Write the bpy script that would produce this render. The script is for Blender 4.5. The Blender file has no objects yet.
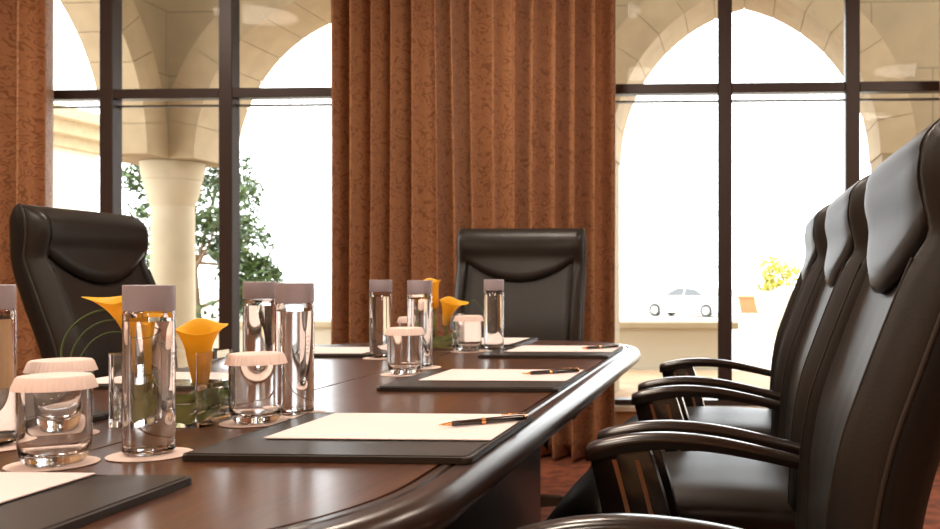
import bpy, bmesh, math, random
from mathutils import Vector, Matrix
random.seed(7)
PI = math.pi
S = bpy.context.scene
COL = S.collection

# ------------------------------------------------------------------ helpers
def link(o, parent=None):
    COL.objects.link(o)
    if parent is not None:
        o.parent = parent
    return o

def tag(o, label=None, cat=None, group=None, kind=None):
    if label: o['label'] = label
    if cat: o['category'] = cat
    if group: o['group'] = group
    if kind: o['kind'] = kind
    return o

def thing(name, label, cat, loc=(0, 0, 0), rz=0.0, group=None):
    o = bpy.data.objects.new(name, None)
    o.empty_display_size = .05
    link(o)
    o.location = loc
    o.rotation_euler = (0, 0, rz)
    return tag(o, label, cat, group)

def mesh_obj(name, bm, mats, parent=None, smooth=35, loc=None, recalc=True):
    if recalc:
        bmesh.ops.recalc_face_normals(bm, faces=bm.faces)
    me = bpy.data.meshes.new(name)
    bm.to_mesh(me)
    bm.free()
    for m in (mats if isinstance(mats, (list, tuple)) else [mats]):
        me.materials.append(m)
    if smooth is not None:
        me.polygons.foreach_set('use_smooth', [True] * len(me.polygons))
        if smooth < 180:
            me.set_sharp_from_angle(angle=math.radians(smooth))
    o = bpy.data.objects.new(name, me)
    link(o, parent)
    if loc: o.location = loc
    return o

def children(o, pool):
    return [c for c in pool if c.parent == o]

def copy_tree(o, loc, rz, label=None, group=None):
    pool = list(S.objects)
    r = o.copy(); COL.objects.link(r)
    r.location = loc; r.rotation_euler = (0, 0, rz)
    if label: r['label'] = label
    if group: r['group'] = group
    for ch in children(o, pool):
        c = ch.copy(); COL.objects.link(c); c.parent = r
        for g in children(ch, pool):
            d = g.copy(); COL.objects.link(d); d.parent = c
    return r

def box(bm, x0, x1, y0, y1, z0, z1, bev=0.0, seg=2):
    g = bmesh.ops.create_cube(bm, size=1.0)
    vs = g['verts']
    for v in vs:
        v.co = Vector((x0 + (v.co.x + .5) * (x1 - x0), y0 + (v.co.y + .5) * (y1 - y0), z0 + (v.co.z + .5) * (z1 - z0)))
    if bev > 0:
        es = list({e for v in vs for e in v.link_edges})
        bmesh.ops.bevel(bm, geom=es, offset=bev, segments=seg, profile=.5, affect='EDGES')
    return bm

def lathe(bm, prof, n=48, cap0=False, cap1=False, cx=0, cy=0, rmod=None):
    rings = []
    for i, (r, z) in enumerate(prof):
        if r < 1e-6:
            rings.append([bm.verts.new((cx, cy, z))])
        else:
            ring = []
            for k in range(n):
                a = 2 * PI * k / n
                rr = r if rmod is None else rmod(r, z, a, i)
                ring.append(bm.verts.new((cx + rr * math.cos(a), cy + rr * math.sin(a), z)))
            rings.append(ring)
    for A, B in zip(rings, rings[1:]):
        if len(A) == 1 and len(B) == 1: continue
        for k in range(n):
            k2 = (k + 1) % n
            if len(A) == 1: bm.faces.new((A[0], B[k2], B[k]))
            elif len(B) == 1: bm.faces.new((A[k], A[k2], B[0]))
            else: bm.faces.new((A[k], A[k2], B[k2], B[k]))
    if cap0 and len(rings[0]) > 1: bm.faces.new(rings[0][::-1])
    if cap1 and len(rings[-1]) > 1: bm.faces.new(rings[-1])
    return bm

def loft(bm, rings, closed=True, caps=True):
    R = [[bm.verts.new(p) for p in r] for r in rings]
    n = len(R[0])
    for A, B in zip(R, R[1:]):
        for k in range(n if closed else n - 1):
            k2 = (k + 1) % n
            bm.faces.new((A[k], A[k2], B[k2], B[k]))
    if caps and closed:
        bm.faces.new(R[0][::-1]); bm.faces.new(R[-1])
    return bm

def tube(bm, pts, rad, n=10, caps=True):
    pts = [Vector(p) for p in pts]
    rads = rad if isinstance(rad, (list, tuple)) else [rad] * len(pts)
    rings = []
    up = None
    for i, p in enumerate(pts):
        t = (pts[min(i + 1, len(pts) - 1)] - pts[max(i - 1, 0)]).normalized()
        if up is None:
            up = Vector((0, 0, 1)) if abs(t.z) < .9 else Vector((1, 0, 0))
        a = (up - t * up.dot(t)).normalized()
        b = t.cross(a)
        up = a
        rings.append([p + (a * math.cos(2 * PI * k / n) + b * math.sin(2 * PI * k / n)) * rads[i] for k in range(n)])
    return loft(bm, rings, True, caps)

def prism(bm, outline, z0, z1):
    A = [bm.verts.new((x, y, z0)) for x, y in outline]
    B = [bm.verts.new((x, y, z1)) for x, y in outline]
    n = len(A)
    for k in range(n):
        bm.faces.new((A[k], A[(k + 1) % n], B[(k + 1) % n], B[k]))
    bm.faces.new(A[::-1]); bm.faces.new(B)
    return bm

def interp(tab, x):
    if x <= tab[0][0]: return tab[0][1]
    if x >= tab[-1][0]: return tab[-1][1]
    for i in range(len(tab) - 1):
        if tab[i][0] <= x <= tab[i + 1][0]:
            x0, y0 = tab[i]; x1, y1 = tab[i + 1]
            t = (x - x0) / (x1 - x0)
            m0 = (tab[i + 1][1] - tab[i - 1][1]) / (tab[i + 1][0] - tab[i - 1][0]) if i > 0 else (y1 - y0) / (x1 - x0)
            m1 = (tab[i + 2][1] - tab[i][1]) / (tab[i + 2][0] - tab[i][0]) if i + 2 < len(tab) else (y1 - y0) / (x1 - x0)
            h = x1 - x0
            return ((2*t**3 - 3*t**2 + 1) * y0 + (t**3 - 2*t**2 + t) * h * m0 + (-2*t**3 + 3*t**2) * y1 + (t**3 - t**2) * h * m1)

# ------------------------------------------------------------------ materials
class NT:
    def __init__(s, name):
        s.m = bpy.data.materials.new(name); s.m.use_nodes = True
        s.t = s.m.node_tree; s.n = s.t.nodes; s.l = s.t.links
        s.out = next(n for n in s.n if n.type == 'OUTPUT_MATERIAL')
        s.b = next(n for n in s.n if n.type == 'BSDF_PRINCIPLED')
    def node(s, typ, **kw):
        n = s.n.new(typ)
        for k, v in kw.items():
            if k in n.inputs.keys(): n.inputs[k].default_value = v
            else: setattr(n, k, v)
        return n
    def link(s, a, b): s.l.new(a, b)

def rgb(r, g, b):
    f = lambda c: (c / 255 / 12.92) if c / 255 <= .04045 else ((c / 255 + .055) / 1.055) ** 2.4
    return (f(r), f(g), f(b), 1)

def simple(name, col, rough=.5, metal=0, spec=.5, coat=0, noise=0, nscale=40, bump=0, bscale=200, col2=None, coat_rough=.1, sheen=0):
    t = NT(name)
    b = t.b
    b.inputs['Base Color'].default_value = col
    b.inputs['Roughness'].default_value = rough
    b.inputs['Metallic'].default_value = metal
    b.inputs['Specular IOR Level'].default_value = spec
    b.inputs['Coat Weight'].default_value = coat
    b.inputs['Coat Roughness'].default_value = coat_rough
    if sheen: b.inputs['Sheen Weight'].default_value = sheen
    tc = t.node('ShaderNodeTexCoord')
    if col2 is not None:
        nz = t.node('ShaderNodeTexNoise', Scale=nscale, Detail=4.0)
        t.link(tc.outputs['Object'], nz.inputs['Vector'])
        mx = t.node('ShaderNodeMix', data_type='RGBA')
        mx.inputs[6].default_value = col; mx.inputs[7].default_value = col2
        rp = t.node('ShaderNodeValToRGB')
        rp.color_ramp.elements[0].position = .35; rp.color_ramp.elements[1].position = .65
        t.link(nz.outputs['Fac'], rp.inputs['Fac'])
        t.link(rp.outputs['Color'], mx.inputs[0])
        t.link(mx.outputs[2], b.inputs['Base Color'])
    if bump:
        nz = t.node('ShaderNodeTexNoise', Scale=bscale, Detail=3.0)
        t.link(tc.outputs['Object'], nz.inputs['Vector'])
        bp = t.node('ShaderNodeBump', Strength=bump, Distance=.002)
        t.link(nz.outputs['Fac'], bp.inputs['Height'])
        t.link(bp.outputs['Normal'], b.inputs['Normal'])
    return t.m

def glass(name, ior, col=(1, 1, 1, 1), rough=0.0):
    t = NT(name)
    g = t.node('ShaderNodeBsdfGlass', IOR=ior, Roughness=rough, Color=col)
    t.link(g.outputs[0], t.out.inputs['Surface'])
    return t.m

def pane_glass(name):
    t = NT(name)
    tr = t.node('ShaderNodeBsdfTransparent'); tr.inputs[0].default_value = (.97, .98, .975, 1)
    gl = t.node('ShaderNodeBsdfGlossy', Roughness=.0)
    fr = t.node('ShaderNodeFresnel', IOR=1.12)
    mx = t.node('ShaderNodeMixShader')
    t.link(fr.outputs[0], mx.inputs[0]); t.link(tr.outputs[0], mx.inputs[1]); t.link(gl.outputs[0], mx.inputs[2])
    t.link(mx.outputs[0], t.out.inputs['Surface'])
    return t.m

def wood(name, c1, c2, rough=.25, coat=.5, scale=(6, .6, 6), coat_rough=.12, bump=.05):
    t = NT(name)
    tc = t.node('ShaderNodeTexCoord')
    mp = t.node('ShaderNodeMapping'); mp.inputs['Scale'].default_value = scale
    t.link(tc.outputs['Object'], mp.inputs['Vector'])
    nz = t.node('ShaderNodeTexNoise', Scale=6.0, Detail=8.0, Roughness=.65, Distortion=.6)
    t.link(mp.outputs[0], nz.inputs['Vector'])
    nz2 = t.node('ShaderNodeTexNoise', Scale=45.0, Detail=4.0)
    t.link(mp.outputs[0], nz2.inputs['Vector'])
    ad = t.node('ShaderNodeMath', operation='MULTIPLY_ADD'); ad.inputs[1].default_value = .35
    t.link(nz2.outputs['Fac'], ad.inputs[0]); t.link(nz.outputs['Fac'], ad.inputs[2])
    rp = t.node('ShaderNodeValToRGB')
    rp.color_ramp.elements[0].position = .42; rp.color_ramp.elements[0].color = c1
    rp.color_ramp.elements[1].position = .85; rp.color_ramp.elements[1].color = c2
    t.link(ad.outputs[0], rp.inputs['Fac'])
    t.link(rp.outputs['Color'], t.b.inputs['Base Color'])
    t.b.inputs['Roughness'].default_value = rough
    t.b.inputs['Coat Weight'].default_value = coat
    t.b.inputs['Coat Roughness'].default_value = coat_rough
    if bump:
        bp = t.node('ShaderNodeBump', Strength=bump, Distance=.002)
        t.link(nz2.outputs['Fac'], bp.inputs['Height']); t.link(bp.outputs['Normal'], t.b.inputs['Normal'])
    return t.m

def damask(name):
    t = NT(name)
    tc = t.node('ShaderNodeTexCoord')
    mp = t.node('ShaderNodeMapping'); mp.inputs['Scale'].default_value = (1, .55, 1)
    t.link(tc.outputs['Object'], mp.inputs['Vector'])
    nz = t.node('ShaderNodeTexNoise', Scale=11.0, Detail=1.0)
    t.link(mp.outputs[0], nz.inputs['Vector'])
    mx = t.node('ShaderNodeMix', data_type='VECTOR')
    mx.inputs[0].default_value = .10
    t.link(mp.outputs[0], mx.inputs[4]); t.link(nz.outputs['Color'], mx.inputs[5])
    vo = t.node('ShaderNodeTexVoronoi', Scale=24.0, feature='F1')
    t.link(mx.outputs[1], vo.inputs['Vector'])
    sn = t.node('ShaderNodeMath', operation='MULTIPLY'); sn.inputs[1].default_value = 17
    t.link(vo.outputs['Distance'], sn.inputs[0])
    s2 = t.node('ShaderNodeMath', operation='SINE'); t.link(sn.outputs[0], s2.inputs[0])
    nz3 = t.node('ShaderNodeTexNoise', Scale=26.0, Detail=2.0); t.link(mp.outputs[0], nz3.inputs['Vector'])
    s3 = t.node('ShaderNodeMath', operation='MULTIPLY_ADD'); s3.inputs[1].default_value = 3.2; s3.inputs[2].default_value = -1.6
    t.link(nz3.outputs['Fac'], s3.inputs[0])
    s4 = t.node('ShaderNodeMath', operation='ADD'); t.link(s2.outputs[0], s4.inputs[0]); t.link(s3.outputs[0], s4.inputs[1])
    rp = t.node('ShaderNodeValToRGB')
    rp.color_ramp.elements[0].position = .55; rp.color_ramp.elements[0].color = CURT_BASE
    rp.color_ramp.elements[1].position = .85; rp.color_ramp.elements[1].color = CURT_PAT
    t.link(s4.outputs[0], rp.inputs['Fac'])
    t.link(rp.outputs['Color'], t.b.inputs['Base Color'])
    t.b.inputs['Roughness'].default_value = .62
    t.b.inputs['Sheen Weight'].default_value = .15
    bp = t.node('ShaderNodeBump', Strength=.25, Distance=.003)
    t.link(s4.outputs[0], bp.inputs['Height']); t.link(bp.outputs['Normal'], t.b.inputs['Normal'])
    return t.m

def stone(name, c, joint, w=.62, h=.41):
    t = NT(name)
    tc = t.node('ShaderNodeTexCoord')
    sp = t.node('ShaderNodeSeparateXYZ'); t.link(tc.outputs['Object'], sp.inputs[0])
    ad = t.node('ShaderNodeMath', operation='ADD'); t.link(sp.outputs[0], ad.inputs[0]); t.link(sp.outputs[1], ad.inputs[1])
    cb = t.node('ShaderNodeCombineXYZ'); t.link(ad.outputs[0], cb.inputs[0]); t.link(sp.outputs[2], cb.inputs[1])
    br = t.node('ShaderNodeTexBrick')
    br.inputs['Scale'].default_value = 1.0
    br.inputs['Brick Width'].default_value = w; br.inputs['Row Height'].default_value = h
    br.inputs['Mortar Size'].default_value = .006; br.inputs['Mortar Smooth'].default_value = .3
    br.inputs['Color1'].default_value = c
    br.inputs['Color2'].default_value = tuple(x * .93 for x in c[:3]) + (1,)
    br.inputs['Mortar'].default_value = joint
    t.link(cb.outputs[0], br.inputs['Vector'])
    nz = t.node('ShaderNodeTexNoise', Scale=5.0, Detail=6.0); t.link(tc.outputs['Object'], nz.inputs['Vector'])
    mx = t.node('ShaderNodeMix', data_type='RGBA', blend_type='MULTIPLY'); mx.inputs[0].default_value = .35
    t.link(br.outputs['Color'], mx.inputs[6]); t.link(nz.outputs['Fac'], mx.inputs[7])
    t.link(mx.outputs[2], t.b.inputs['Base Color'])
    t.b.inputs['Roughness'].default_value = .85
    return t.m

def emit(name, col, st):
    t = NT(name)
    e = t.node('ShaderNodeEmission', Strength=st, Color=col)
    t.link(e.outputs[0], t.out.inputs['Surface'])
    return t.m

CURT_BASE = rgb(180, 129, 87)
CURT_PAT = rgb(146, 97, 61)
M = {}
M['curtain'] = damask('damask')
M['wall'] = simple('wall_paint', rgb(205, 170, 125), .7, bump=.1, bscale=120)
M['ceil'] = simple('ceiling_paint', rgb(225, 210, 185), .8)
M['carpet'] = simple('carpet', rgb(150, 84, 56), .95, col2=rgb(98, 56, 40), nscale=14, bump=.6, bscale=400)
M['frame'] = simple('window_metal', rgb(58, 48, 46), .38, metal=.2)
M['pane'] = pane_glass('pane_glass')
M['sill'] = simple('sill_stone', rgb(200, 190, 175), .35)
M['stone'] = stone('limestone', rgb(158, 138, 106), rgb(126, 108, 82), .95, .52)
M['vouss'] = simple('voussoir_stone', rgb(166, 146, 114), .85, col2=rgb(156, 136, 106), nscale=6)
M['colstone'] = simple('column_stone', rgb(176, 162, 136), .8, col2=rgb(168, 154, 128), nscale=5)
M['paving'] = simple('paving', rgb(205, 195, 180), .9, col2=rgb(190, 180, 165), nscale=3)
M['porchfloor'] = simple('porch_floor', rgb(170, 140, 105), .8, col2=rgb(150, 122, 92), nscale=4)
M['render'] = simple('cream_render', rgb(192, 184, 166), .8)
M['leather'] = simple('black_leather', (.016, .0135, .0108, 1), .41, spec=.42, bump=.12, bscale=260, col2=(.012, .0105, .009, 1), nscale=8)
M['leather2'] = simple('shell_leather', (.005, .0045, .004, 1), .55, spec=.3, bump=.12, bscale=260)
M['thread'] = simple('seam_piping', (.03, .024, .018, 1), .5)
M['armwood'] = wood('arm_wood', (.0065, .0038, .003, 1), (.013, .007, .005, 1), .28, .5, (4, 20, 20), .10, 0)
M['brass'] = simple('brass_inlay', rgb(186, 142, 112), .3, metal=1)
M['chrome'] = simple('chrome', (.75, .74, .72, 1), .15, metal=1)
M['plastic'] = simple('black_plastic', (.012, .012, .012, 1), .4)
M['tabletop'] = wood('table_wood', (.028, .0095, .0045, 1), (.125, .044, .017, 1), .30, .32, (14, 1.3, 14), .2, .05)
M['tableedge'] = wood('table_edge_wood', (.013, .0058, .0036, 1), (.034, .014, .008, 1), .30, .35, (10, 1.5, 10), .22, 0)
M['tablebase'] = wood('table_base_wood', (.004, .002, .0015, 1), (.008, .004, .003, 1), .45, .2, (10, 10, 1), .2, .02)
M['padleather'] = simple('pad_leather', (.020, .0155, .0125, 1), .38, spec=.5, bump=.3, bscale=500)
M['paper'] = simple('paper', rgb(247, 232, 229), .75)
M['doily'] = simple('paper_coaster', rgb(243, 222, 212), .8)
M['lidpaper'] = simple('lid_paper', rgb(246, 226, 218), .75)
M['cap'] = simple('bottle_cap', rgb(176, 170, 182), .42, metal=.0)
M['glass'] = glass('clear_glass', 1.46)
M['water'] = glass('water', 1.33)
M['print'] = simple('bottle_print', rgb(170, 168, 168), .5)
M['calla'] = simple('calla_petal', rgb(255, 198, 30), .45, col2=rgb(255, 178, 18), nscale=18)
def petal(name):
    """thin petal: light passes through it as well as bouncing off"""
    t = NT(name)
    tc = t.node('ShaderNodeTexCoord'); nz = t.node('ShaderNodeTexNoise', Scale=18.0, Detail=3.0)
    t.link(tc.outputs['Object'], nz.inputs['Vector'])
    mc = t.node('ShaderNodeMix', data_type='RGBA')
    mc.inputs[6].default_value = rgb(255, 222, 74); mc.inputs[7].default_value = rgb(255, 206, 52)
    t.link(nz.outputs['Fac'], mc.inputs[0]); t.link(mc.outputs[2], t.b.inputs['Base Color'])
    t.b.inputs['Roughness'].default_value = .45
    tr = t.node('ShaderNodeBsdfTranslucent'); t.link(mc.outputs[2], tr.inputs['Color'])
    mx = t.node('ShaderNodeMixShader'); mx.inputs[0].default_value = .4
    t.link(t.b.outputs[0], mx.inputs[1]); t.link(tr.outputs[0], mx.inputs[2]); t.link(mx.outputs[0], t.out.inputs['Surface'])
    return t.m
M['calla'] = petal('calla_petal')
M['stem'] = simple('calla_stem', rgb(120, 140, 50), .45)
M['leafband'] = simple('leaf_band', rgb(120, 138, 66), .4, col2=rgb(182, 196, 108), nscale=12)
M['grassblade'] = simple('grass_blade', rgb(70, 92, 42), .45)
M['pen'] = simple('pen_barrel', (.02, .013, .011, 1), .2, coat=.5)
M['gold'] = simple('pen_gold', rgb(232, 176, 120), .22, metal=1)
M['lampglow'] = emit('lamp_glow', (1, .85, .71, 1), 6)
M['white'] = simple('white_enamel', rgb(235, 230, 220), .4)
M['treeleaf'] = simple('tree_leaf', rgb(44, 62, 28), .5, col2=rgb(78, 96, 42), nscale=3)
M['bark'] = simple('bark', rgb(120, 96, 72), .9)
M['carpaint'] = simple('car_white', rgb(205, 205, 203), .25, coat=.6)
M['carglass'] = simple('car_glass', (.08, .085, .09, 1), .08)
M['tyre'] = simple('tyre', (.03, .03, .03, 1), .8)
M['terracotta'] = simple('terracotta', rgb(150, 104, 66), .8)
M['bushleaf'] = simple('bush_leaf', rgb(170, 170, 70), .6, col2=rgb(205, 190, 90), nscale=5)

# ------------------------------------------------------------------ room shell
WY = 5.2           # inner face of the window wall
def struct(name, bm, m, parent=None, smooth=None):
    o = mesh_obj(name, bm, m, parent, smooth)
    if parent is None: o['kind'] = 'structure'
    return o

bm = bmesh.new(); box(bm, -5.1, 2.9, -2.6, WY + .15, -.1, 0); struct('floor', bm, M['carpet'])
bm = bmesh.new(); box(bm, -5.1, 2.9, -2.6, WY + .15, 3.0, 3.12); struct('ceiling', bm, M['ceil'])
bm = bmesh.new(); box(bm, -5.1, -5.0, -2.6, WY + .15, 0, 3.0); struct('wall_left', bm, M['wall'])
bm = bmesh.new(); box(bm, 2.8, 2.9, -2.6, WY + .15, 0, 3.0); struct('wall_right', bm, M['wall'])
bm = bmesh.new(); box(bm, -5.0, 2.8, -2.6, -2.5, 0, 3.0); struct('wall_back', bm, M['wall'])
W1 = (-4.23, -2.15); W2 = (-.78, 1.36); ZS, ZH = .26, 2.80
bm = bmesh.new()
box(bm, -5.0, 2.8, WY, WY + .15, 0, ZS)
box(bm, -5.0, 2.8, WY, WY + .15, ZH, 3.0)
box(bm, -5.0, W1[0], WY, WY + .15, ZS, ZH)
box(bm, W1[1], W2[0], WY, WY + .15, ZS, ZH)
box(bm, W2[1], 2.8, WY, WY + .15, ZS, ZH)
struct('wall_window', bm, M['wall'])
bm = bmesh.new()
box(bm, -5.0, 2.8, WY - .015, WY, 0, .11, .004, 1)
struct('baseboard_window', bm, M['tablebase'])

def window(name, x0, x1, mull):
    yo = WY + .01; d = .09
    bm = bmesh.new()
    box(bm, x0, x1, yo, yo + d, ZS, ZS + .035)
    box(bm, x0, x1, yo, yo + d, ZH - .05, ZH)
    box(bm, x0, x0 + .05, yo, yo + d, ZS + .035, ZH - .05)
    box(bm, x1 - .05, x1, yo, yo + d, ZS + .035, ZH - .05)
    xs = [x0 + .05] + [v for m in mull for v in (m - .039, m + .039)] + [x1 - .05]
    for m in mull:
        box(bm, m - .039, m + .039, yo, yo + d, ZS + .035, ZH - .05, .004, 1)
    for a, b in zip(xs[::2], xs[1::2]):
        box(bm, a, b, yo + .005, yo + d - .005, 1.982, 2.036, .003, 1)
        box(bm, a, b, yo + .045, yo + d - .01, 1.941, 1.95)
    fr = mesh_obj(name, bm, M['frame'], None, None); fr['kind'] = 'structure'
    bm = bmesh.new()
    for a, b in zip(xs[::2], xs[1::2]):
        box(bm, a, b, yo + .058, yo + .064, ZS + .035, ZH - .05)
    mesh_obj('pane', bm, M['pane'], fr, None)
    bm = bmesh.new(); box(bm, x0 - .02, x1 + .02, WY - .05, WY + .01, ZS - .025, ZS + .006, .006, 2)
    mesh_obj('window_sill', bm, M['sill'], fr, None)
    return fr
window('window_1', W1[0], W1[1], [-3.574, -2.880])
window('window_2', W2[0], W2[1], [-.067, .629])

# curtains: pleated cloth with real folds and thickness
def curtain(name, label, x0, x1, yc, nf, amp, seed, lean=0):
    rnd = random.Random(seed)
    nx, nz = nf * 14, 40
    ph = [rnd.uniform(-.8, .8) for _ in range(nf + 2)]
    am = [rnd.uniform(.55, 1.25) for _ in range(nf + 2)]
    bm = bmesh.new()
    H = 2.94
    def pt(i, j, off):
        u = i / nx; v = j / nz
        z = .015 + (H - .015) * v
        k = u * nf; ki = int(min(k, nf - 1e-6)); f = k - ki
        f2 = f * f * (3 - 2 * f)
        A = am[ki] * (1 - f2) + am[ki + 1] * f2
        P = ph[ki] * (1 - f2) + ph[ki + 1] * f2
        w = 2 * PI * k + P * (1 - .35 * v)
        y = yc - amp * A * (math.sin(w) + .25 * math.sin(2 * w + P * 2)) + .012 * math.sin(3.1 * v + 5 * u)
        y += .03 * (1 - v) * math.sin(u * 9 + seed)
        x = x0 + (x1 - x0) * u + .014 * A * math.cos(w) + .012 * math.sin(2.4 * v + 11 * u + seed) * (1 - abs(2 * u - 1))
        x += lean * (1 - v) * (u - .5)
        return (x, y + off, z)
    F = [[bm.verts.new(pt(i, j, 0)) for j in range(nz + 1)] for i in range(nx + 1)]
    B = [[bm.verts.new(pt(i, j, .006)) for j in range(nz + 1)] for i in range(nx + 1)]
    for i in range(nx):
        for j in range(nz):
            bm.faces.new((F[i][j], F[i + 1][j], F[i + 1][j + 1], F[i][j + 1]))
            bm.faces.new((B[i][j], B[i][j + 1], B[i + 1][j + 1], B[i + 1][j]))
    for i in range(nx):
        bm.faces.new((F[i][0], B[i][0], B[i + 1][0], F[i + 1][0]))
        bm.faces.new((F[i][nz], F[i + 1][nz], B[i + 1][nz], B[i][nz]))
    for j in range(nz):
        bm.faces.new((F[0][j], F[0][j + 1], B[0][j + 1], B[0][j]))
        bm.faces.new((F[nx][j], B[nx][j], B[nx][j + 1], F[nx][j + 1]))
    o = mesh_obj(name, bm, M['curtain'], None, 180)
    return tag(o, label, 'curtain', 'brown damask curtains')
curtain('curtain', 'wide brown damask curtain hanging between the two windows behind the end chair', -2.165, -.655, 5.01, 14, .100, 3)
curtain('curtain', 'brown damask curtain at the left window behind the pulled-out leather chair', -4.9, -3.775, 5.01, 9, .09, 11)
curtain('curtain', 'brown damask curtain at the far right of the right window', 1.03, 2.5, 5.01, 12, .09, 23)

# flush ceiling lamps (the fittings that light the room, above the frame)
def ceiling_lamp(x, y, label, first=[None]):
    if first[0] is None:
        t = thing('ceiling_lamp', label, 'ceiling light', (x, y, 3.0), 0, 'flush round ceiling lamps')
        bm = bmesh.new(); lathe(bm, [(.30, -.07), (.315, -.075), (.33, -.07), (.33, 0), (.30, 0), (.30, -.07)], 48)
        mesh_obj('trim_ring', bm, M['white'], t, 40)
        bm = bmesh.new(); lathe(bm, [(0, -.066), (.299, -.066), (.299, -.06), (0, -.06)], 48)
        mesh_obj('diffuser', bm, M['lampglow'], t, None)
        first[0] = t
    else:
        t = copy_tree(first[0], (x, y, 3.0), 0, label)
    L = bpy.data.lights.new('lamp_light', 'AREA'); L.shape = 'DISK'; L.size = .58
    L.energy = LAMP_W; L.color = LAMP_C
    lo = bpy.data.objects.new('lamp_light', L); COL.objects.link(lo)
    lo.location = (x, y, 2.925)
    return t
LAMP_W = 26
LAMP_C = (1, .85, .71)
for xi, wx in ((-3.6, 'on the left'), (-1.0, 'in the middle'), (1.6, 'on the right')):
    for yi, wy in ((-1.2, 'nearest the back wall'), (1.4, 'over the near table end'), (3.6, 'nearest the windows')):
        ceiling_lamp(xi, yi, 'round ceiling lamp %s, %s' % (wx, wy))

# ------------------------------------------------------------------ outside
def slab(name, pts, m, z0=-.4):
    bm = bmesh.new()
    A = [bm.verts.new(p) for p in pts]
    bm.faces.new(A)
    return struct(name, bm, m)
bm = bmesh.new(); box(bm, -12, 9, WY + .15, 9.8, -.12, 0); struct('floor_porch', bm, M['porchfloor'])
bm = bmesh.new()
rows = [(9.8, 0), (20, -.3), (40, -1.0), (140, -1.0)]
loft(bm, [[(-90, y, z), (90, y, z)] for y, z in rows], closed=False)
struct('ground_drive', bm, M['paving'])
bm = bmesh.new(); box(bm, -7.2, 9, WY + .15, 8.3, 3.72, 3.95); struct('ceiling_porch', bm, M['render'])

def arch_pts(half, R, zs, n=16):
    """pointed arch as (offset from centre, z), left spring to right spring"""
    rise = math.sqrt(R * R - (R - half) ** 2)
    a1 = math.atan2(rise, R - half)
    L = []
    for i in range(n + 1):
        a = a1 * i / n
        L.append((-half + R - R * math.cos(a), zs + R * math.sin(a)))
    return L + [(-x, z) for x, z in L[:-1][::-1]]

def arcade_wall(name, s0, s1, top, arches, thick, xf, mat, zfirst=0, zlast=0):
    """wall along s with pointed openings; xf(s, t, z) places it (t = depth)"""
    bm = bmesh.new()
    def panel(o):                       # o: list of (s,z) polygon, extruded through the thickness
        A = [bm.verts.new(xf(s, 0, z)) for s, z in o]; B = [bm.verts.new(xf(s, thick, z)) for s, z in o]
        n = len(o)
        bm.faces.new(A); bm.faces.new(B[::-1])
        for k in range(n):
            bm.faces.new((A[k], B[k], B[(k + 1) % n], A[(k + 1) % n]))
    cur = s0
    for c, half, R, zs in arches:
        P = arch_pts(half, R, zs)
        l, r = c - half, c + half
        if l > cur:
            zb0 = zfirst if cur == s0 else 0
            panel([(cur, zb0), (l, zb0), (l, top), (cur, top)])
        pts = [(c + x, z) for x, z in P]
        for (a, za), (b, zb) in zip(pts, pts[1:]):
            A = [bm.verts.new(xf(a, 0, za)), bm.verts.new(xf(b, 0, zb)), bm.verts.new(xf(b, 0, top)), bm.verts.new(xf(a, 0, top))]
            B = [bm.verts.new(xf(a, thick, za)), bm.verts.new(xf(b, thick, zb)), bm.verts.new(xf(b, thick, top)), bm.verts.new(xf(a, thick, top))]
            bm.faces.new(A); bm.faces.new(B[::-1]); bm.faces.new((A[0], B[0], B[1], A[1])); bm.faces.new((A[3], A[2], B[2], B[3]))
        cur = r
    if s1 > cur: panel([(cur, zlast), (s1, zlast), (s1, top), (cur, top)])
    bmesh.ops.remove_doubles(bm, verts=bm.verts, dist=.0004)
    w = struct(name, bm, mat)
    # proud voussoir ring on the near face and a soffit lining, stone by stone
    bm = bmesh.new()
    for c, half, R, zs in arches:
        P = [Vector((x, z)) for x, z in arch_pts(half, R, zs, 21)]
        n = len(P)
        for k0 in range(0, n - 1, 3):
            seg = P[k0:k0 + 4]
            inn, outr = [], []
            for i, p in enumerate(seg):
                kk = k0 + i
                cx = (R - half) if kk <= (n - 1) / 2 else -(R - half)
                d = (p - Vector((cx, zs))).normalized()
                inn.append(p - d * .012); outr.append(p + d * .27)
            g = .0025
            def inset(L):
                L = [q.copy() for q in L]
                L[0] += (L[1] - L[0]).normalized() * g; L[-1] += (L[-2] - L[-1]).normalized() * g
                return L
            inn, outr = inset(inn), inset(outr)
            loop = inn + outr[::-1]
            A = [bm.verts.new(xf(c + q.x, -.010, q.y)) for q in loop]; B = [bm.verts.new(xf(c + q.x, thick + .02, q.y)) for q in loop]
            m = len(loop)
            h = m // 2
            for k in range(h - 1):
                bm.faces.new((A[k], A[k + 1], A[m - 2 - k], A[m - 1 - k]))
                bm.faces.new((B[k + 1], B[k], B[m - 1 - k], B[m - 2 - k]))
            for k in range(m):
                bm.faces.new((A[k], B[k], B[(k + 1) % m], A[(k + 1) % m]))
    mesh_obj('voussoir_ring', bm, M['vouss'], w, None)
    return w

PY = 7.5; PX = -4.613; TH = .65
arcade_wall('wall_arcade', PX - .55, 8.8, 3.72, [(-3.327, 1.085, 1.38, 1.93), (.06, 1.072, 1.38, 1.93), (3.45, 1.085, 1.38, 1.93), (6.8, 1.085, 1.38, 1.93)], TH,
            lambda s, t, z: (s, PY + t, z), M['stone'], zfirst=1.93)
arcade_wall('wall_porch_end', WY + .15, PY, 3.72, [(6.33, .88, 1.41, 1.93)], .32,
            lambda s, t, z: (PX - t, s, z), M['stone'], zlast=1.93)
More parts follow.
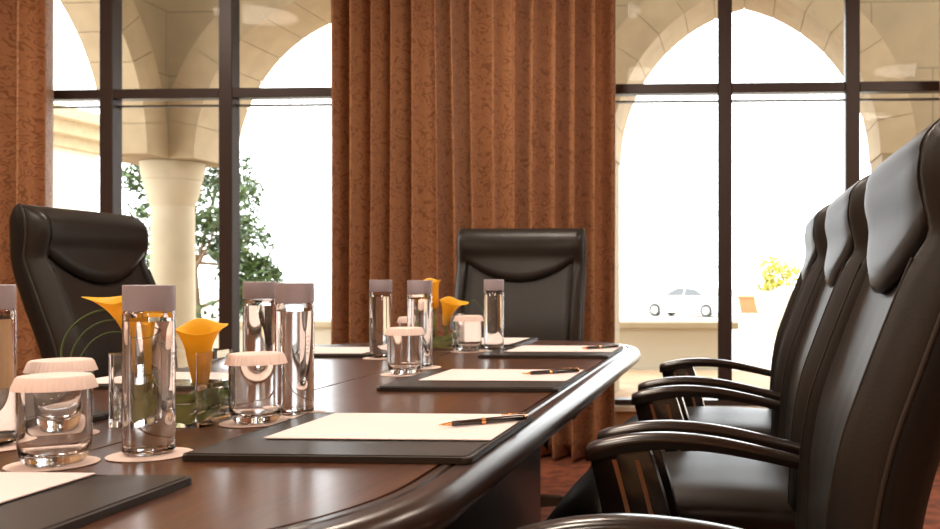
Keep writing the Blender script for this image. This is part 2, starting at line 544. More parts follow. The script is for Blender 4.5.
# the pier under the corner springing is a round column: thicken it with shaft and capital
def column(name, x, y, lab):
    t = thing(name, lab, 'column', (x, y, 0))
    bm = bmesh.new(); lathe(bm, [(0, 0), (.26, 0), (.26, .12), (.22, .16), (.185, .20), (.175, .3), (.166, 1.56), (0, 1.56)], 48)
    mesh_obj('shaft', bm, M['colstone'], t, 40)
    bm = bmesh.new(); lathe(bm, [(0, 1.56), (.168, 1.56), (.182, 1.60), (.203, 1.67), (.218, 1.74), (.220, 1.775), (.228, 1.78), (.240, 1.84), (.248, 1.925), (0, 1.925)], 48)
    mesh_obj('capital', bm, M['colstone'], t, 40)
    return t
column('stone_column', -4.74, 7.76, 'round cream stone column with flared capital outside the left window')

# low planter wall with cap beyond the arcade
t = thing('garden_wall', 'low cream garden wall with an overhanging cap beyond the porch arches', 'wall', (0, 9.9, 0))
bm = bmesh.new(); box(bm, -9.0, -.06, 0, .35, 0, .42); mesh_obj('wall_body', bm, M['render'], t, None)
bm = bmesh.new(); box(bm, -9.05, .02, -.06, .41, .42, .50, .02, 3); mesh_obj('cap_stone', bm, M['colstone'], t, None)

def leaf_cloud(bm, spots, n, rs, size, seed):
    rnd = random.Random(seed)
    for _ in range(n):
        c, r = rnd.choice(spots)
        while True:
            d = Vector((rnd.uniform(-1, 1), rnd.uniform(-1, 1), rnd.uniform(-1, 1)))
            if d.length <= 1: break
        p = Vector(c) + Vector((d.x * r, d.y * r, d.z * r * rs))
        a = Vector((rnd.uniform(-1, 1), rnd.uniform(-1, 1), rnd.uniform(-.9, .5))).normalized()
        b = a.cross(Vector((rnd.uniform(-1, 1), rnd.uniform(-1, 1), 1))).normalized()
        s = size * rnd.uniform(.6, 1.3)
        nn = a.cross(b) * s * .18
        q = [p - a * s, p - b * s * .42 + nn, p + a * s, p + b * s * .42 + nn]
        V = [bm.verts.new(x) for x in q]
        bm.faces.new((V[0], V[1], V[2])); bm.faces.new((V[0], V[2], V[3]))

def tree(x, y, z0, label, spots, n, size, seed, trunk_h, rt=.07, name='tree', leafmat='treeleaf', group=None):
    t = thing(name, label, 'tree', (x, y, z0), 0, group)
    bm = bmesh.new()
    tube(bm, [(0, 0, -.1), (.03, 0, trunk_h * .4), (-.02, .02, trunk_h * .8), (0, 0, trunk_h)], [rt * 1.2, rt, rt * .85, rt * .6], 12)
    mesh_obj('trunk', bm, M['bark'], t, 60)
    rnd = random.Random(seed)
    bm = bmesh.new()
    for c, r in spots[:7]:
        v = Vector(c)
        h = rnd.uniform(.45, .95) * trunk_h
        h = min(h, max(.2, v.z))
        tube(bm, [(0, 0, h), v * .55 + Vector((0, 0, h * .35)), v], [rt * .5, rt * .33, rt * .15], 8)
    mesh_obj('branch', bm, M['bark'], t, 60)
    bm = bmesh.new(); leaf_cloud(bm, spots, n, .85, size, seed)
    mesh_obj('foliage', bm, M[leafmat], t, None, recalc=False)
    return t
tree(-6.8, 11.6, -.05, 'leafy green tree standing behind the round stone column',
     [((-.55, .2, 1.75), .42), ((-.35, 0, 1.2), .35), ((.35, 0, 1.9), .45), ((.55, .1, 1.35), .42), ((.2, .2, 2.4), .40),
      ((-.6, .1, 2.3), .36), ((.8, 0, 1.0), .30), ((.1, .3, 1.6), .4), ((.55, .2, .75), .26), ((-.55, 0, .8), .22)], 5200, .058, 5, 1.3, .05)
tree(-6.75, 12.9, -.08, 'smaller sunlit tree to the right of the column, its leaves thinning toward the glare',
     [((-.2, 0, 1.15), .34), ((.15, 0, .95), .30), ((-.1, 0, 1.75), .28), ((-.15, .1, 2.25), .26), ((.45, .1, .62), .26)], 1000, .055, 9, 1.0, .03)
# shrubs at the foot of the tree
t = thing('shrub', 'dark low shrub at the foot of the tree behind the column', 'shrub', (-6.35, 11.2, 0))
bm = bmesh.new(); leaf_cloud(bm, [((0, 0, .35), .34), ((.35, 0, .3), .3), ((-.4, 0, .3), .3)], 900, 1, .05, 31)
mesh_obj('foliage', bm, M['treeleaf'], t, None, recalc=False)
bm = bmesh.new()
for k in range(6): tube(bm, [(.3 * (k - 2.5) / 2.5, 0, -.02), (.36 * (k - 2.5) / 2.5, .05, .4)], .012, 6)
mesh_obj('stem', bm, M['bark'], t, 60)

# urn planter with a sunlit bush
t = thing('urn_planter', 'big pale bowl planter holding a yellow-green bush, outside the right window', 'planter', (.72, 16.2, -.19))
bm = bmesh.new(); lathe(bm, [(0, 0), (.26, 0), (.26, .05), (.16, .12), (.15, .2), (.26, .34), (.38, .58), (.44, .84), (.47, .87), (.47, .91), (.42, .91), (.38, .86), (0, .84)], 40)
mesh_obj('bowl', bm, M['render'], t, 40)
bm = bmesh.new(); leaf_cloud(bm, [((0, 0, 1.15), .28), ((-.15, 0, 1.35), .2), ((.18, 0, 1.2), .24), ((-.2, .1, 1.05), .2)], 900, 1, .05, 41)
mesh_obj('bush', bm, M['bushleaf'], t, None, recalc=False)
t = thing('trough_planter', 'terracotta coloured trough planter on the drive beyond the urn', 'planter', (.80, 50, -1.0))
bm = bmesh.new(); loft(bm, [[(-.6, -.3, 0), (.6, -.3, 0), (.6, .3, 0), (-.6, .3, 0)], [(-.75, -.4, .8), (.75, -.4, .8), (.75, .4, .8), (-.75, .4, .8)]])
box(bm, -.82, .82, -.46, .46, .8, .92, .02)
mesh_obj('trough', bm, M['terracotta'], t, None)

# parked white saloon car far off on the drive
def saloon(label, loc, rz):
    t = thing('car', label, 'car', loc, rz)
    prof = [(-2.2, .42), (-2.22, .72), (-2.05, .95), (-1.4, 1.0), (-.75, 1.40), (-.2, 1.46), (.35, 1.42), (1.1, 1.0), (1.95, .86), (2.2, .68), (2.22, .42)]
    bot = .22
    def xs(y):
        k = abs(y) / .86
        return 1 - .04 * k * k
    bm = bmesh.new()
    rings = []
    for y in (-.86, -.80, -.6, 0, .6, .80, .86):
        e = abs(y)
        r = []
        for x, z in prof:
            tuck = max(0, z - .95) * .42
            yy = math.copysign(max(0, e - (tuck if e > .5 else 0)), y) if y else 0
            zz = z - (.05 if e >= .86 else 0)
            r.append((x * xs(y), yy, zz))
        r += [(2.15 * xs(y), y, bot), (-2.15 * xs(y), y, bot)]
        rings.append(r)
    loft(bm, rings)
    mesh_obj('body', bm, M['carpaint'], t, 40)
    bm = bmesh.new()
    for sgn in (-1, 1):
        for poly in ([(-1.25, 1.02), (-.72, 1.33), (-.22, 1.39), (-.18, 1.02)], [(-.10, 1.02), (-.14, 1.39), (.30, 1.36), (.92, 1.02)]):
            A = [bm.verts.new((x, sgn * (.872 - max(0, z - .95) * .42), z)) for x, z in poly]
            B = [bm.verts.new((x, sgn * (.84 - max(0, z - .95) * .42), z)) for x, z in poly]
            n = len(A)
            bm.faces.new(A); bm.faces.new(B[::-1])
            for k in range(n): bm.faces.new((A[k], A[(k + 1) % n], B[(k + 1) % n], B[k]))
    for (xa, za, xb, zb) in ((1.08, 1.03, .40, 1.42), (-1.38, 1.03, -.78, 1.40)):
        A = [bm.verts.new(p) for p in ((xa, -.70, za + .01), (xa, .70, za + .01), (xb, .58, zb + .015), (xb, -.58, zb + .015))]
        B = [bm.verts.new(v.co - Vector((0, 0, .05))) for v in A]
        bm.faces.new(A); bm.faces.new(B[::-1])
        for k in range(4): bm.faces.new((A[k], A[(k + 1) % 4], B[(k + 1) % 4], B[k]))
    mesh_obj('window_glass', bm, M['carglass'], t, None)
    for x in (-1.38, 1.40):
        for y in (-.80, .80):
            bm = bmesh.new(); lathe(bm, [(0, -.1), (.2, -.1), (.30, -.1), (.32, -.06), (.32, .06), (.30, .1), (.2, .1), (0, .1)], 28)
            bmesh.ops.rotate(bm, verts=bm.verts, matrix=Matrix.Rotation(PI / 2, 3, 'X'))
            w = mesh_obj('wheel', bm, M['tyre'], t, 40, (x, y, .32))
            bm = bmesh.new(); lathe(bm, [(0, -.112), (.18, -.112), (.19, -.1), (.19, .1), (.18, .112), (0, .112)], 24)
            bmesh.ops.rotate(bm, verts=bm.verts, matrix=Matrix.Rotation(PI / 2, 3, 'X'))
            mesh_obj('hub_cap', bm, M['chrome'], w, 40)
    return t
saloon('white saloon car parked in the glare outside the right window', (-2.35, 46.0, -1.0), math.radians(155))

# pale building with an overhanging roof across the drive
t = thing('entrance_building', 'pale building with broad bands under a flat roof, seen far left through the porch arch', 'building', (-18.6, 21, -.4))
bm = bmesh.new(); box(bm, -5.5, 2.6, 0, 2, 0, 4.4); mesh_obj('wall', bm, M['render'], t, None)
bm = bmesh.new(); box(bm, -5.8, 2.9, -.4, 2.3, 4.4, 4.65); box(bm, -6.1, 3.2, -.8, 2.6, 4.65, 4.95); box(bm, -6.4, 3.5, -1.1, 2.9, 4.95, 5.2); mesh_obj('roof', bm, M['vouss'], t, None)

# ------------------------------------------------------------------ conference table
TX, TY = -.883, 2.085
HW, HL, RC = .567, 1.44, .44
ZT = .74
def rrect(inset, n=14):
    hw, hl, r = HW - inset, HL - inset, RC - inset
    pts = []
    for cx, cy, a0 in ((hw - r, hl - r, 0), (-hw + r, hl - r, PI / 2), (-hw + r, -hl + r, PI), (hw - r, -hl + r, 1.5 * PI)):
        for k in range(n + 1):
            a = a0 + PI / 2 * k / n
            pts.append((cx + r * math.cos(a), cy + r * math.sin(a)))
    return pts
table = thing('conference_table', 'long dark wooden conference table with rounded corners and a polished thick edge', 'table', (TX, TY, 0))
INS = .062
for sgn in (1, -1):
    P = rrect(INS)
    half = [(x, y) for x, y in P if x * sgn > .003]
    if sgn > 0:
        half.sort(key=lambda p: math.atan2(p[1], p[0]))
    else:
        half.sort(key=lambda p: math.atan2(p[1], -p[0]), reverse=True)
    yl = HL - INS
    if sgn > 0: half = [(.003, -yl)] + half + [(.003, yl)]
    else: half = [(-.003, yl)] + half + [(-.003, -yl)]
    bm = bmesh.new(); prism(bm, half, ZT - .03, ZT)
    es = [e for e in bm.edges if all(v.co.z > ZT - .001 for v in e.verts)]
    bmesh.ops.bevel(bm, geom=es, offset=.0012, segments=2, affect='EDGES', profile=.5)
    mesh_obj('top_panel', bm, M['tabletop'], table, None)
bm = bmesh.new()
prof = [(INS - .003, -.03), (INS - .003, -.004), (INS - .006, 0), (.046, 0), (.0435, -.0035), (.041, -.0035), (.0385, 0), (.028, -.0005)]
for k in range(11):
    a = PI / 2 - PI * k / 10
    prof.append((.026 - .026 * math.cos(a), -.0255 + .025 * math.sin(a)))
prof += [(.034, -.052), (.044, -.056), (.05, -.075), (.075, -.082), (.11, -.082), (.11, -.03)]
loft(bm, [[(x, y, ZT + dz) for x, y in rrect(o)] for o, dz in prof])
# open the two n-gon caps (the ring is a band, not a lid)
for f in [f for f in bm.faces if len(f.verts) > 8]: bm.faces.remove(f)
mesh_obj('edge_band', bm, M['tableedge'], table, 50)
bm = bmesh.new()
for f in (1,):
    box(bm, -.40, .40, -.92, .24, .08, ZT - .03, .01, 2)
    box(bm, -.43, .43, -.95, .27, 0, .08, .012, 2)
mesh_obj('pedestal', bm, M['tablebase'], table, None)
bm = bmesh.new()
box(bm, -.25, .25, .55, .95, .08, ZT - .03, .01, 2); box(bm, -.29, .29, .50, 1.0, 0, .08, .012, 2)
mesh_obj('pedestal', bm, M['tablebase'], table, None)

# ------------------------------------------------------------------ chairs
FR = [(0.46, -0.206), (0.54, -0.209), (0.62, -0.214), (0.7, -0.22), (0.78, -0.2357), (0.86, -0.2635), (0.94, -0.2942), (1.0, -0.3183), (1.03, -0.3293), (1.06, -0.324), (1.1, -0.318), (1.14, -0.322), (1.18, -0.334)]
PNL = [(0.46, -0.206), (0.54, -0.209), (0.62, -0.214), (0.7, -0.22), (0.78, -0.2357), (0.86, -0.2635), (0.94, -0.2942), (1.0, -0.3183), (1.06, -0.338), (1.14, -0.353), (1.18, -0.363)]
BK = [(0.46, -0.304), (0.6, -0.322), (0.7, -0.339), (0.8, -0.3694), (0.9, -0.4059), (1.0, -0.4343), (1.1, -0.444), (1.18, -0.446)]
ZTOP, ZR = 1.184, 1.132
def fb(z, front=FR):
    """front and back f at height z, the top rolled over as a half ellipse"""
    f0, b0 = interp(front, z), interp(BK, z)
    if z > ZR:
        t = min(1, (z - ZR) / (ZTOP - ZR))
        k = math.sqrt(max(0, 1 - t * t)) * .97 + .03
        m = (f0 + b0) / 2; hf = (f0 - b0) / 2 * k
        return m + hf, m - hf
    return f0, b0
def zlevels(z0, z1, n):
    L = [z0 + (min(z1, ZR) - z0) * i / n for i in range(n + 1)]
    if z1 > ZR:
        L += [ZR + (ZTOP - ZR) * math.sin(PI / 2 * k / 9) for k in range(1, 10)]
    return L
HB = .277
def ysc(z):
    t = max(0, (z - 1.10) / (ZTOP - 1.10))
    return 1 - .035 * t ** 3 - .015 * max(0, (.62 - z) / .2)

def make_chair(label):
    t = thing('leather_chair', label, 'chair', (0, 0, 0), 0, 'black leather conference chairs')
    # back panel
    bm = bmesh.new()
    ys = [-.236 + .472 * i / 22 for i in range(23)]
    rings = []
    rnd = random.Random(3)
    for z in zlevels(.46, 1.09, 44):
        r = []
        p0 = interp(PNL, z)
        for y in ys:
            q = (y / .236)
            wr = .0004 * math.sin(q * 17 + 3 * math.sin(z * 4)) * max(0, min(1, (.98 - z) * 6)) * max(0, min(1, (z - .62) * 6)) * (1 - q * q)
            dep = -.004 - .007 * (1 - q * q) - .014 * max(0, (abs(q) - .93) / .07) + wr
            r.append((p0 + dep, y * ysc(z), z))
        b = interp(BK, z) * .5 + p0 * .5
        r += [(b, y * ysc(z), z) for y in ys[::-4]]
        rings.append(r)
    loft(bm, rings)
    bp = mesh_obj('back_panel', bm, M['leather'], t, 60)
    # side bolsters with piped seam
    for sg in (1, -1):
        bm = bmesh.new(); rings = []
        for z in zlevels(.45, ZTOP, 56):
            f, b = fb(z)
            T = f - b
            s = ysc(z)
            hd = 1 - max(0, min(1, (z - .985) / .05))       # at head height the bolster sits back beside the head roll
            ring = [(.222, .35), (.226, .14), (.229, .03), (.232, -.055 * hd), (.236, -.085 * hd), (.241, -.075 * hd), (.252, .01), (.263, .11), (.271, .21), (.2755, .30), (.276, .35)]
            rings.append([(f - k * T, sg * y * s, z) for y, k in ring])
        loft(bm, rings)
        bo = mesh_obj('bolster', bm, M['leather'], t, 60)
        bm = bmesh.new()
        tube(bm, [(fb(z)[0] - .345 * (fb(z)[0] - fb(z)[1]), sg * .2775 * ysc(z), z) for z in zlevels(.47, ZTOP - .0004, 50)], .0032, 8)
        mesh_obj('piping', bm, M['thread'], bo, 60)
        bm = bmesh.new()
        tube(bm, [(fb(z)[0] + .080 * (fb(z)[0] - fb(z)[1]), sg * .2365 * ysc(z), z) for z in zlevels(.47, 1.0, 40)], .0024, 8)
        mesh_obj('piping', bm, M['leather'], bo, 60)
    # head roll
    bm = bmesh.new()
    ny = 26
    cols = []
    for i in range(ny + 1):
        q = -1 + 2 * i / ny
        y = q * .2345
        zl = .952 + .088 * abs(q) ** 2.1
        bul = 1 - .55 * abs(q) ** 8
        col = []
        for z in [ZTOP - (ZTOP - ZR) * (1 - math.cos(PI / 2 * k / 8)) for k in range(9)]:
            f, b = fb(z)
            col.append((f + .006 * bul * math.sqrt(max(0, 1 - ((z - ZR) / (ZTOP - ZR)) ** 2)), z))
        for k in range(1, 12):
            u = k / 12
            z = ZR + (zl + .018 - ZR) * u
            pf = interp(PNL, z)
            base = interp(FR, z) if z > 1.06 else pf + .008 + (interp(FR, 1.06) - interp(PNL, 1.06) - .008) * max(0, (z - .99) / .07)
            col.append((max(base, pf + .012) + .003 * bul + .004 * math.sin(PI * u) * bul, z))
        pl = interp(PNL, zl)
        f_end = col[-1][0]
        col += [(f_end - .003, zl + .008), (f_end - .010, zl + .001), (pl - .002, zl + .001), (pl - .03, zl + .006)]
        zm = (ZTOP + zl) / 2
        col += [((fb(zm)[0] + fb(zm)[1]) / 2, zm), ((fb(ZTOP)[0] + fb(ZTOP)[1]) / 2 - .002, ZTOP - .003)]
        cols.append([(f, y * ysc(z), z) for f, z in col])
    loft(bm, cols)
    mesh_obj('headrest', bm, M['leather'], t, 70)
    # outer shell
    bm = bmesh.new(); rings = []
    for z in zlevels(.44, ZTOP, 40):
        f, b = fb(z); T = f - b; s = ysc(z)
        half = [(0, .34), (.15, .34), (.272, .34), (.2775, .36), (.280, .46), (.275, .70), (.255, .85), (.21, .95), (.12, .995), (0, 1.0)]
        ring = [(f - k * T, y * s, z) for y, k in half] + [(f - k * T, -y * s, z) for y, k in half[-2:0:-1]]
        rings.append(ring)
    loft(bm, rings)
    mesh_obj('back_shell', bm, M['leather2'], t, 60)
    # seat cushion
    bm = bmesh.new(); rings = []
    N = 34
    for i in range(N + 1):
        f = -.245 + .575 * i / N
        zt = .548 + .010 * math.sin(PI * min(1, (f + .245) / .45))
        if f > .17: zt -= .125 * ((f - .17) / .16) ** 2.1
        if i == 0: zt -= .012
        th = .105
        if f > .20: th = .105 - .055 * ((f - .20) / .13)
        if i == N: zt -= .012; th -= .014
        w = .262 - .02 * max(0, (f - .2) / .13) ** 2
        ring = []
        for k in range(21):
            q = -1 + k / 10
            ring.append((f, q * w * .97, zt - .030 * abs(q) ** 7))
        ring += [(f, w, zt - .042), (f, w, zt - .055), (f, w * .985, zt - .062), (f, w * .99, zt - th + .01), (f, w * .93, zt - th)]
        ring += [(f, -w * .93, zt - th), (f, -w * .99, zt - th + .01), (f, -w * .985, zt - .062), (f, -w, zt - .055), (f, -w, zt - .042)]
        rings.append(ring)
    loft(bm, rings)
    mesh_obj('seat', bm, M['leather'], t, 60)
    bm = bmesh.new()
    box(bm, -.24, .22, -.235, .235, .415, .446, .01, 2); box(bm, -.13, .12, -.10, .10, .36, .416, .01, 2)
    mesh_obj('seat_pan', bm, M['plastic'], t, 30)
    # arms: curved wood rail running into a slanted post
    TOPZ = [(-.235, .655), (-.15, .676), (-.06, .694), (.02, .701), (.08, .6985), (.125, .691), (.165, .681)]
    for sg in (1, -1):
        bm = bmesh.new(); rings = []
        yc = sg * .292
        for i in range(31):
            f = -.235 + .400 * i / 30
            z = interp(TOPZ, f)
            hw = .019 + .008 * (i / 30)
            th = .020 + .010 * (i / 30)
            if i == 30: hw *= .9; th *= .85; z -= .002
            ring = [(-hw, -th * .5), (-hw, -.008), (-hw * .86, -.003), (-hw * .5, 0), (0, .0012), (hw * .5, 0), (hw * .86, -.003), (hw, -.008), (hw, -th * .5), (hw * .9, -th), (-hw * .9, -th)]
            rings.append([(f, yc + y, z + dz) for y, dz in ring])
        loft(bm, rings)
        outl = [(.162, .668), (.06, .690), (.048, .655), (.028, .59), (.006, .50), (-.010, .43), (.10, .43), (.122, .50), (.143, .59)]
        A = [bm.verts.new((f, yc - .015, z)) for f, z in outl]; B = [bm.verts.new((f, yc + .015, z)) for f, z in outl]
        fs = [bm.faces.new(A), bm.faces.new(B[::-1])]
        n = len(outl)
        for k in range(n): fs.append(bm.faces.new((A[k], B[k], B[(k + 1) % n], A[(k + 1) % n])))
        bmesh.ops.bevel(bm, geom=list({e for f in fs for e in f.edges}), offset=.004, segments=2, affect='EDGES', profile=.5)
        # bracket from the post foot to under the seat
        y0, y1 = sorted((sg * .20, sg * .30))
        box(bm, .0, .09, y0, y1, .425, .45, .005, 2)
        ar = mesh_obj('armrest', bm, M['armwood'], t, 50)
        for df in (0, .040):
            bm = bmesh.new()
            for side in (-1, 1):
                yy = yc + side * .0152
                a, b = sorted((yy - .0015, yy + .0015))
                rings = []
                for z in (.655, .60, .52, .445):
                    f = interp([(.43, .022), (.50, .038), (.59, .060), (.655, .078)], z) + df - .002
                    rings.append([(f - .004, a, z), (f + .004, a, z), (f + .004, b, z), (f - .004, b, z)])
                loft(bm, rings)
            mesh_obj('inlay', bm, M['brass'], ar, None)
    # column and five-star foot
    bm = bmesh.new(); lathe(bm, [(0, .36), (.03, .36), (.03, .20), (.042, .20), (.045, .10), (.06, .09), (.06, .06), (0, .06)], 28)
    mesh_obj('gas_column', bm, M['plastic'], t, 40)
    for k in range(5):
        a = 2 * PI * k / 5 + .5
        bm = bmesh.new()
        rings = []
        for r, w, z0, z1 in ((.03, .034, .06, .118), (.12, .03, .066, .112), (.22, .026, .070, .102), (.30, .022, .070, .090), (.315, .016, .072, .086)):
            rings.append([(r, -w, z0), (r, w, z0), (r, w * .8, z1), (r, 0, z1 + .004), (r, -w * .8, z1)])
        loft(bm, rings)
        bmesh.ops.rotate(bm, verts=bm.verts, matrix=Matrix.Rotation(a, 3, 'Z'))
        lg = mesh_obj('leg', bm, M['armwood'], t, 40)
        bm = bmesh.new()
        for dy in (-.014, .014):
            g = bmesh.new(); lathe(g, [(0, -.009), (.02, -.009), (.0275, -.006), (.0275, .006), (.02, .009), (0, .009)], 20)
            bmesh.ops.rotate(g, verts=g.verts, matrix=Matrix.Rotation(PI / 2, 3, 'X'))
            bmesh.ops.translate(g, verts=g.verts, vec=(.295, dy, .0275))
            me = bpy.data.meshes.new('tmp'); g.to_mesh(me); g.free(); bm.from_mesh(me); bpy.data.meshes.remove(me)
        box(bm, .283, .307, -.008, .008, .0275, .074, .002, 1)
        bmesh.ops.rotate(bm, verts=bm.verts, matrix=Matrix.Rotation(a, 3, 'Z'))
        mesh_obj('caster', bm, M['plastic'], lg, 40)
    return t

chair = make_chair('black leather high-back chair nearest the camera on the right side of the table')
chair.location = (-.10, 1.385, 0); chair.rotation_euler = (0, 0, PI)
copy_tree(chair, (-.10, 2.105, 0), PI, 'middle one of the three black leather chairs along the right side of the table')
copy_tree(chair, (-.10, 2.90, 0), PI - .02, 'black leather chair nearest the right window, last of the three along the right side')
copy_tree(chair, (-.925, 3.70, 0), -PI / 2 + .02, 'black leather chair at the head of the table in front of the curtain')
copy_tree(chair, (-1.675, 2.90, 0), math.radians(2), 'black leather chair alone on the left side of the table before the left window')

# ------------------------------------------------------------------ things on the table
def rounded(x0, x1, y0, y1, r, n=5):
    pts = []
    for cx, cy, a0 in ((x1 - r, y1 - r, 0), (x0 + r, y1 - r, PI / 2), (x0 + r, y0 + r, PI), (x1 - r, y0 + r, 1.5 * PI)):
        for k in range(n + 1):
            a = a0 + PI / 2 * k / n
            pts.append((cx + r * math.cos(a), cy + r * math.sin(a)))
    return pts
def bev_top(bm, off, seg=3):
    zm = max(v.co.z for v in bm.verts)
    es = [e for e in bm.edges if all(v.co.z > zm - 1e-5 for v in e.verts)]
    bmesh.ops.bevel(bm, geom=es, offset=off, segments=seg, affect='EDGES', profile=.5)

# leather folder, local: long side along y, writing sheet lies toward +y
def make_folder(label):
    t = thing('desk_folder', label, 'desk pad', (0, 0, 0), 0, 'black leather desk folders')
    bm = bmesh.new(); prism(bm, rounded(-.19, .19, -.19, .19, .012), .0005, .0085); bev_top(bm, .003)
    mesh_obj('folder_board', bm, M['padleather'], t, None)
    bm = bmesh.new(); prism(bm, rounded(-.184, .184, -.184, -.090, .005), .0083, .0100); bev_top(bm, .001, 2)
    mesh_obj('pocket_flap', bm, M['padleather'], t, None)
    bm = bmesh.new()
    lp = rounded(-.185, .185, -.185, .185, .009); lp.append(lp[0])
    tube(bm, [(x, y, .0083) for x, y in lp], .0008, 6)
    mesh_obj('stitching', bm, M['thread'], t, 60)
    return t
def make_sheet(label):
    bm = bmesh.new(); prism(bm, rounded(-.162, .162, -.121, .121, .001, 1), 0, .0012)
    return tag(mesh_obj('paper_sheet', bm, M['paper'], None, None), label, 'paper', 'blank white sheets on the folders')
def make_pen(label):
    t = thing('ballpoint_pen', label, 'pen', (0, 0, 0), 0, 'black pens on the paper sheets')
    def rot(bm): bmesh.ops.rotate(bm, verts=bm.verts, matrix=Matrix.Rotation(PI / 2, 3, 'Y'))
    bm = bmesh.new(); lathe(bm, [(0, -.050), (.0034, -.050), (.0044, -.046), (.0047, .0), (.0046, .064), (.0036, .068), (0, .068)], 20); rot(bm)
    mesh_obj('barrel', bm, M['pen'], t, 50, (0, 0, .0053))
    bm = bmesh.new(); lathe(bm, [(0, -.069), (.0007, -.069), (.0010, -.066), (.0020, -.062), (.0034, -.050), (0, -.050)], 20); rot(bm)
    mesh_obj('tip', bm, M['gold'], t, 50, (0, 0, .0053))
    bm = bmesh.new(); lathe(bm, [(.0045, -.0035), (.0052, -.003), (.0052, .003), (.0045, .0035)], 20); rot(bm)
    mesh_obj('centre_band', bm, M['gold'], t, 50, (0, 0, .0053))
    bm = bmesh.new(); lathe(bm, [(0, .067), (.0045, .067), (.0045, .069), (.0028, .0715), (0, .072)], 20); rot(bm)
    box(bm, .030, .068, -.0014, .0014, .0058, .0075, .0005, 1)
    mesh_obj('clip', bm, M['gold'], t, 50, (0, 0, .0053))
    return t

F0 = make_folder('black leather folder nearest the camera on the right side, under a big sheet and pen')
S0 = make_sheet('white sheet on the nearest right-hand folder, beside the first bottles')
P0 = make_pen('black and gold pen on the sheet nearest the camera, right side of the table')
folders = [  # x, y, rotation, folder label, sheet label
    (-.527, 1.375, 0, None, None),
    (-.556, 2.112, 0, 'middle one of the three black leather folders along the right side of the table', 'white sheet on the middle folder of the right side'),
    (-.560, 2.895, 0, 'third black leather folder on the right side, at the far rounded corner', 'white sheet on the third right-side folder by the far corner'),
    (-1.235, 2.895, PI, 'black leather folder on the left side in front of the far-left leather chair', 'white sheet on the left-side folder in front of the left chair'),
    (-1.235, 2.112, PI, 'black leather folder on the left side, second from the window end', 'white sheet on the left-side folder behind the glass flower vase'),
    (-1.235, 1.375, PI, 'black leather folder on the left side nearest the camera, beside the paper-lidded glasses', 'white sheet on the left-side folder nearest the camera'),
    (-.925, 3.300, -PI / 2, 'black leather folder at the head of the table before the curtain chair', 'white sheet on the folder at the head of the table'),
    (-.812, .874, PI / 2, 'black leather folder at the camera end of the table, lower left corner of the photo', 'white sheet on the folder at the camera end of the table'),
]
for i, (x, y, r, fl, sl) in enumerate(folders):
    z = ZT
    if i == 0:
        f, sh = F0, S0
        f.location = (x, y, z); f.rotation_euler = (0, 0, r)
    else:
        f = copy_tree(F0, (x, y, z), r, fl)
        sh = S0.copy(); COL.objects.link(sh); sh['label'] = sl
    off = Vector((.024, .048, 0)); off.rotate(Matrix.Rotation(r, 3, 'Z'))
    sh.location = (x + off.x, y + off.y, z + .0101)
    sh.rotation_euler = (0, 0, r)
# sheet lies half over the board, its near edge tucked against the flap
ZP = ZT + .0101 + .0013
def place_pen(o, a, b):
    a, b = Vector(a), Vector(b)
    c = (a + b) / 2; d = b - a
    o.location = (c.x, c.y, ZP); o.rotation_euler = (0, 0, math.atan2(d.y, d.x))
place_pen(P0, (-.446, 1.392), (-.330, 1.477))
p = copy_tree(P0, (0, 0, 0), 0, 'black and gold pen on the middle sheet of the right side'); place_pen(p, (-.485, 2.140), (-.376, 2.210))
p = copy_tree(P0, (0, 0, 0), 0, 'black and gold pen on the third right-side sheet by the far corner'); place_pen(p, (-.480, 2.880), (-.372, 2.985))

# paper coasters
def make_coaster(label):
    bm = bmesh.new()
    lathe(bm, [(0, 0), (.0495, 0), (.0515, .0006), (.0515, .0014), (.0495, .0018), (0, .0018)], 64, rmod=lambda r, z, a, i: r * (1 + (.012 * math.cos(24 * a) if r > .050 else 0)))
    return tag(mesh_obj('paper_coaster', bm, M['doily'], None, 50), label, 'coaster', 'round paper coasters')
CO = []
def coaster(x, y, label):
    if not CO: o = make_coaster(label); CO.append(o)
    else: o = CO[0].copy(); COL.objects.link(o); o['label'] = label
    o.location = (x, y, ZT + .0004)
    return o

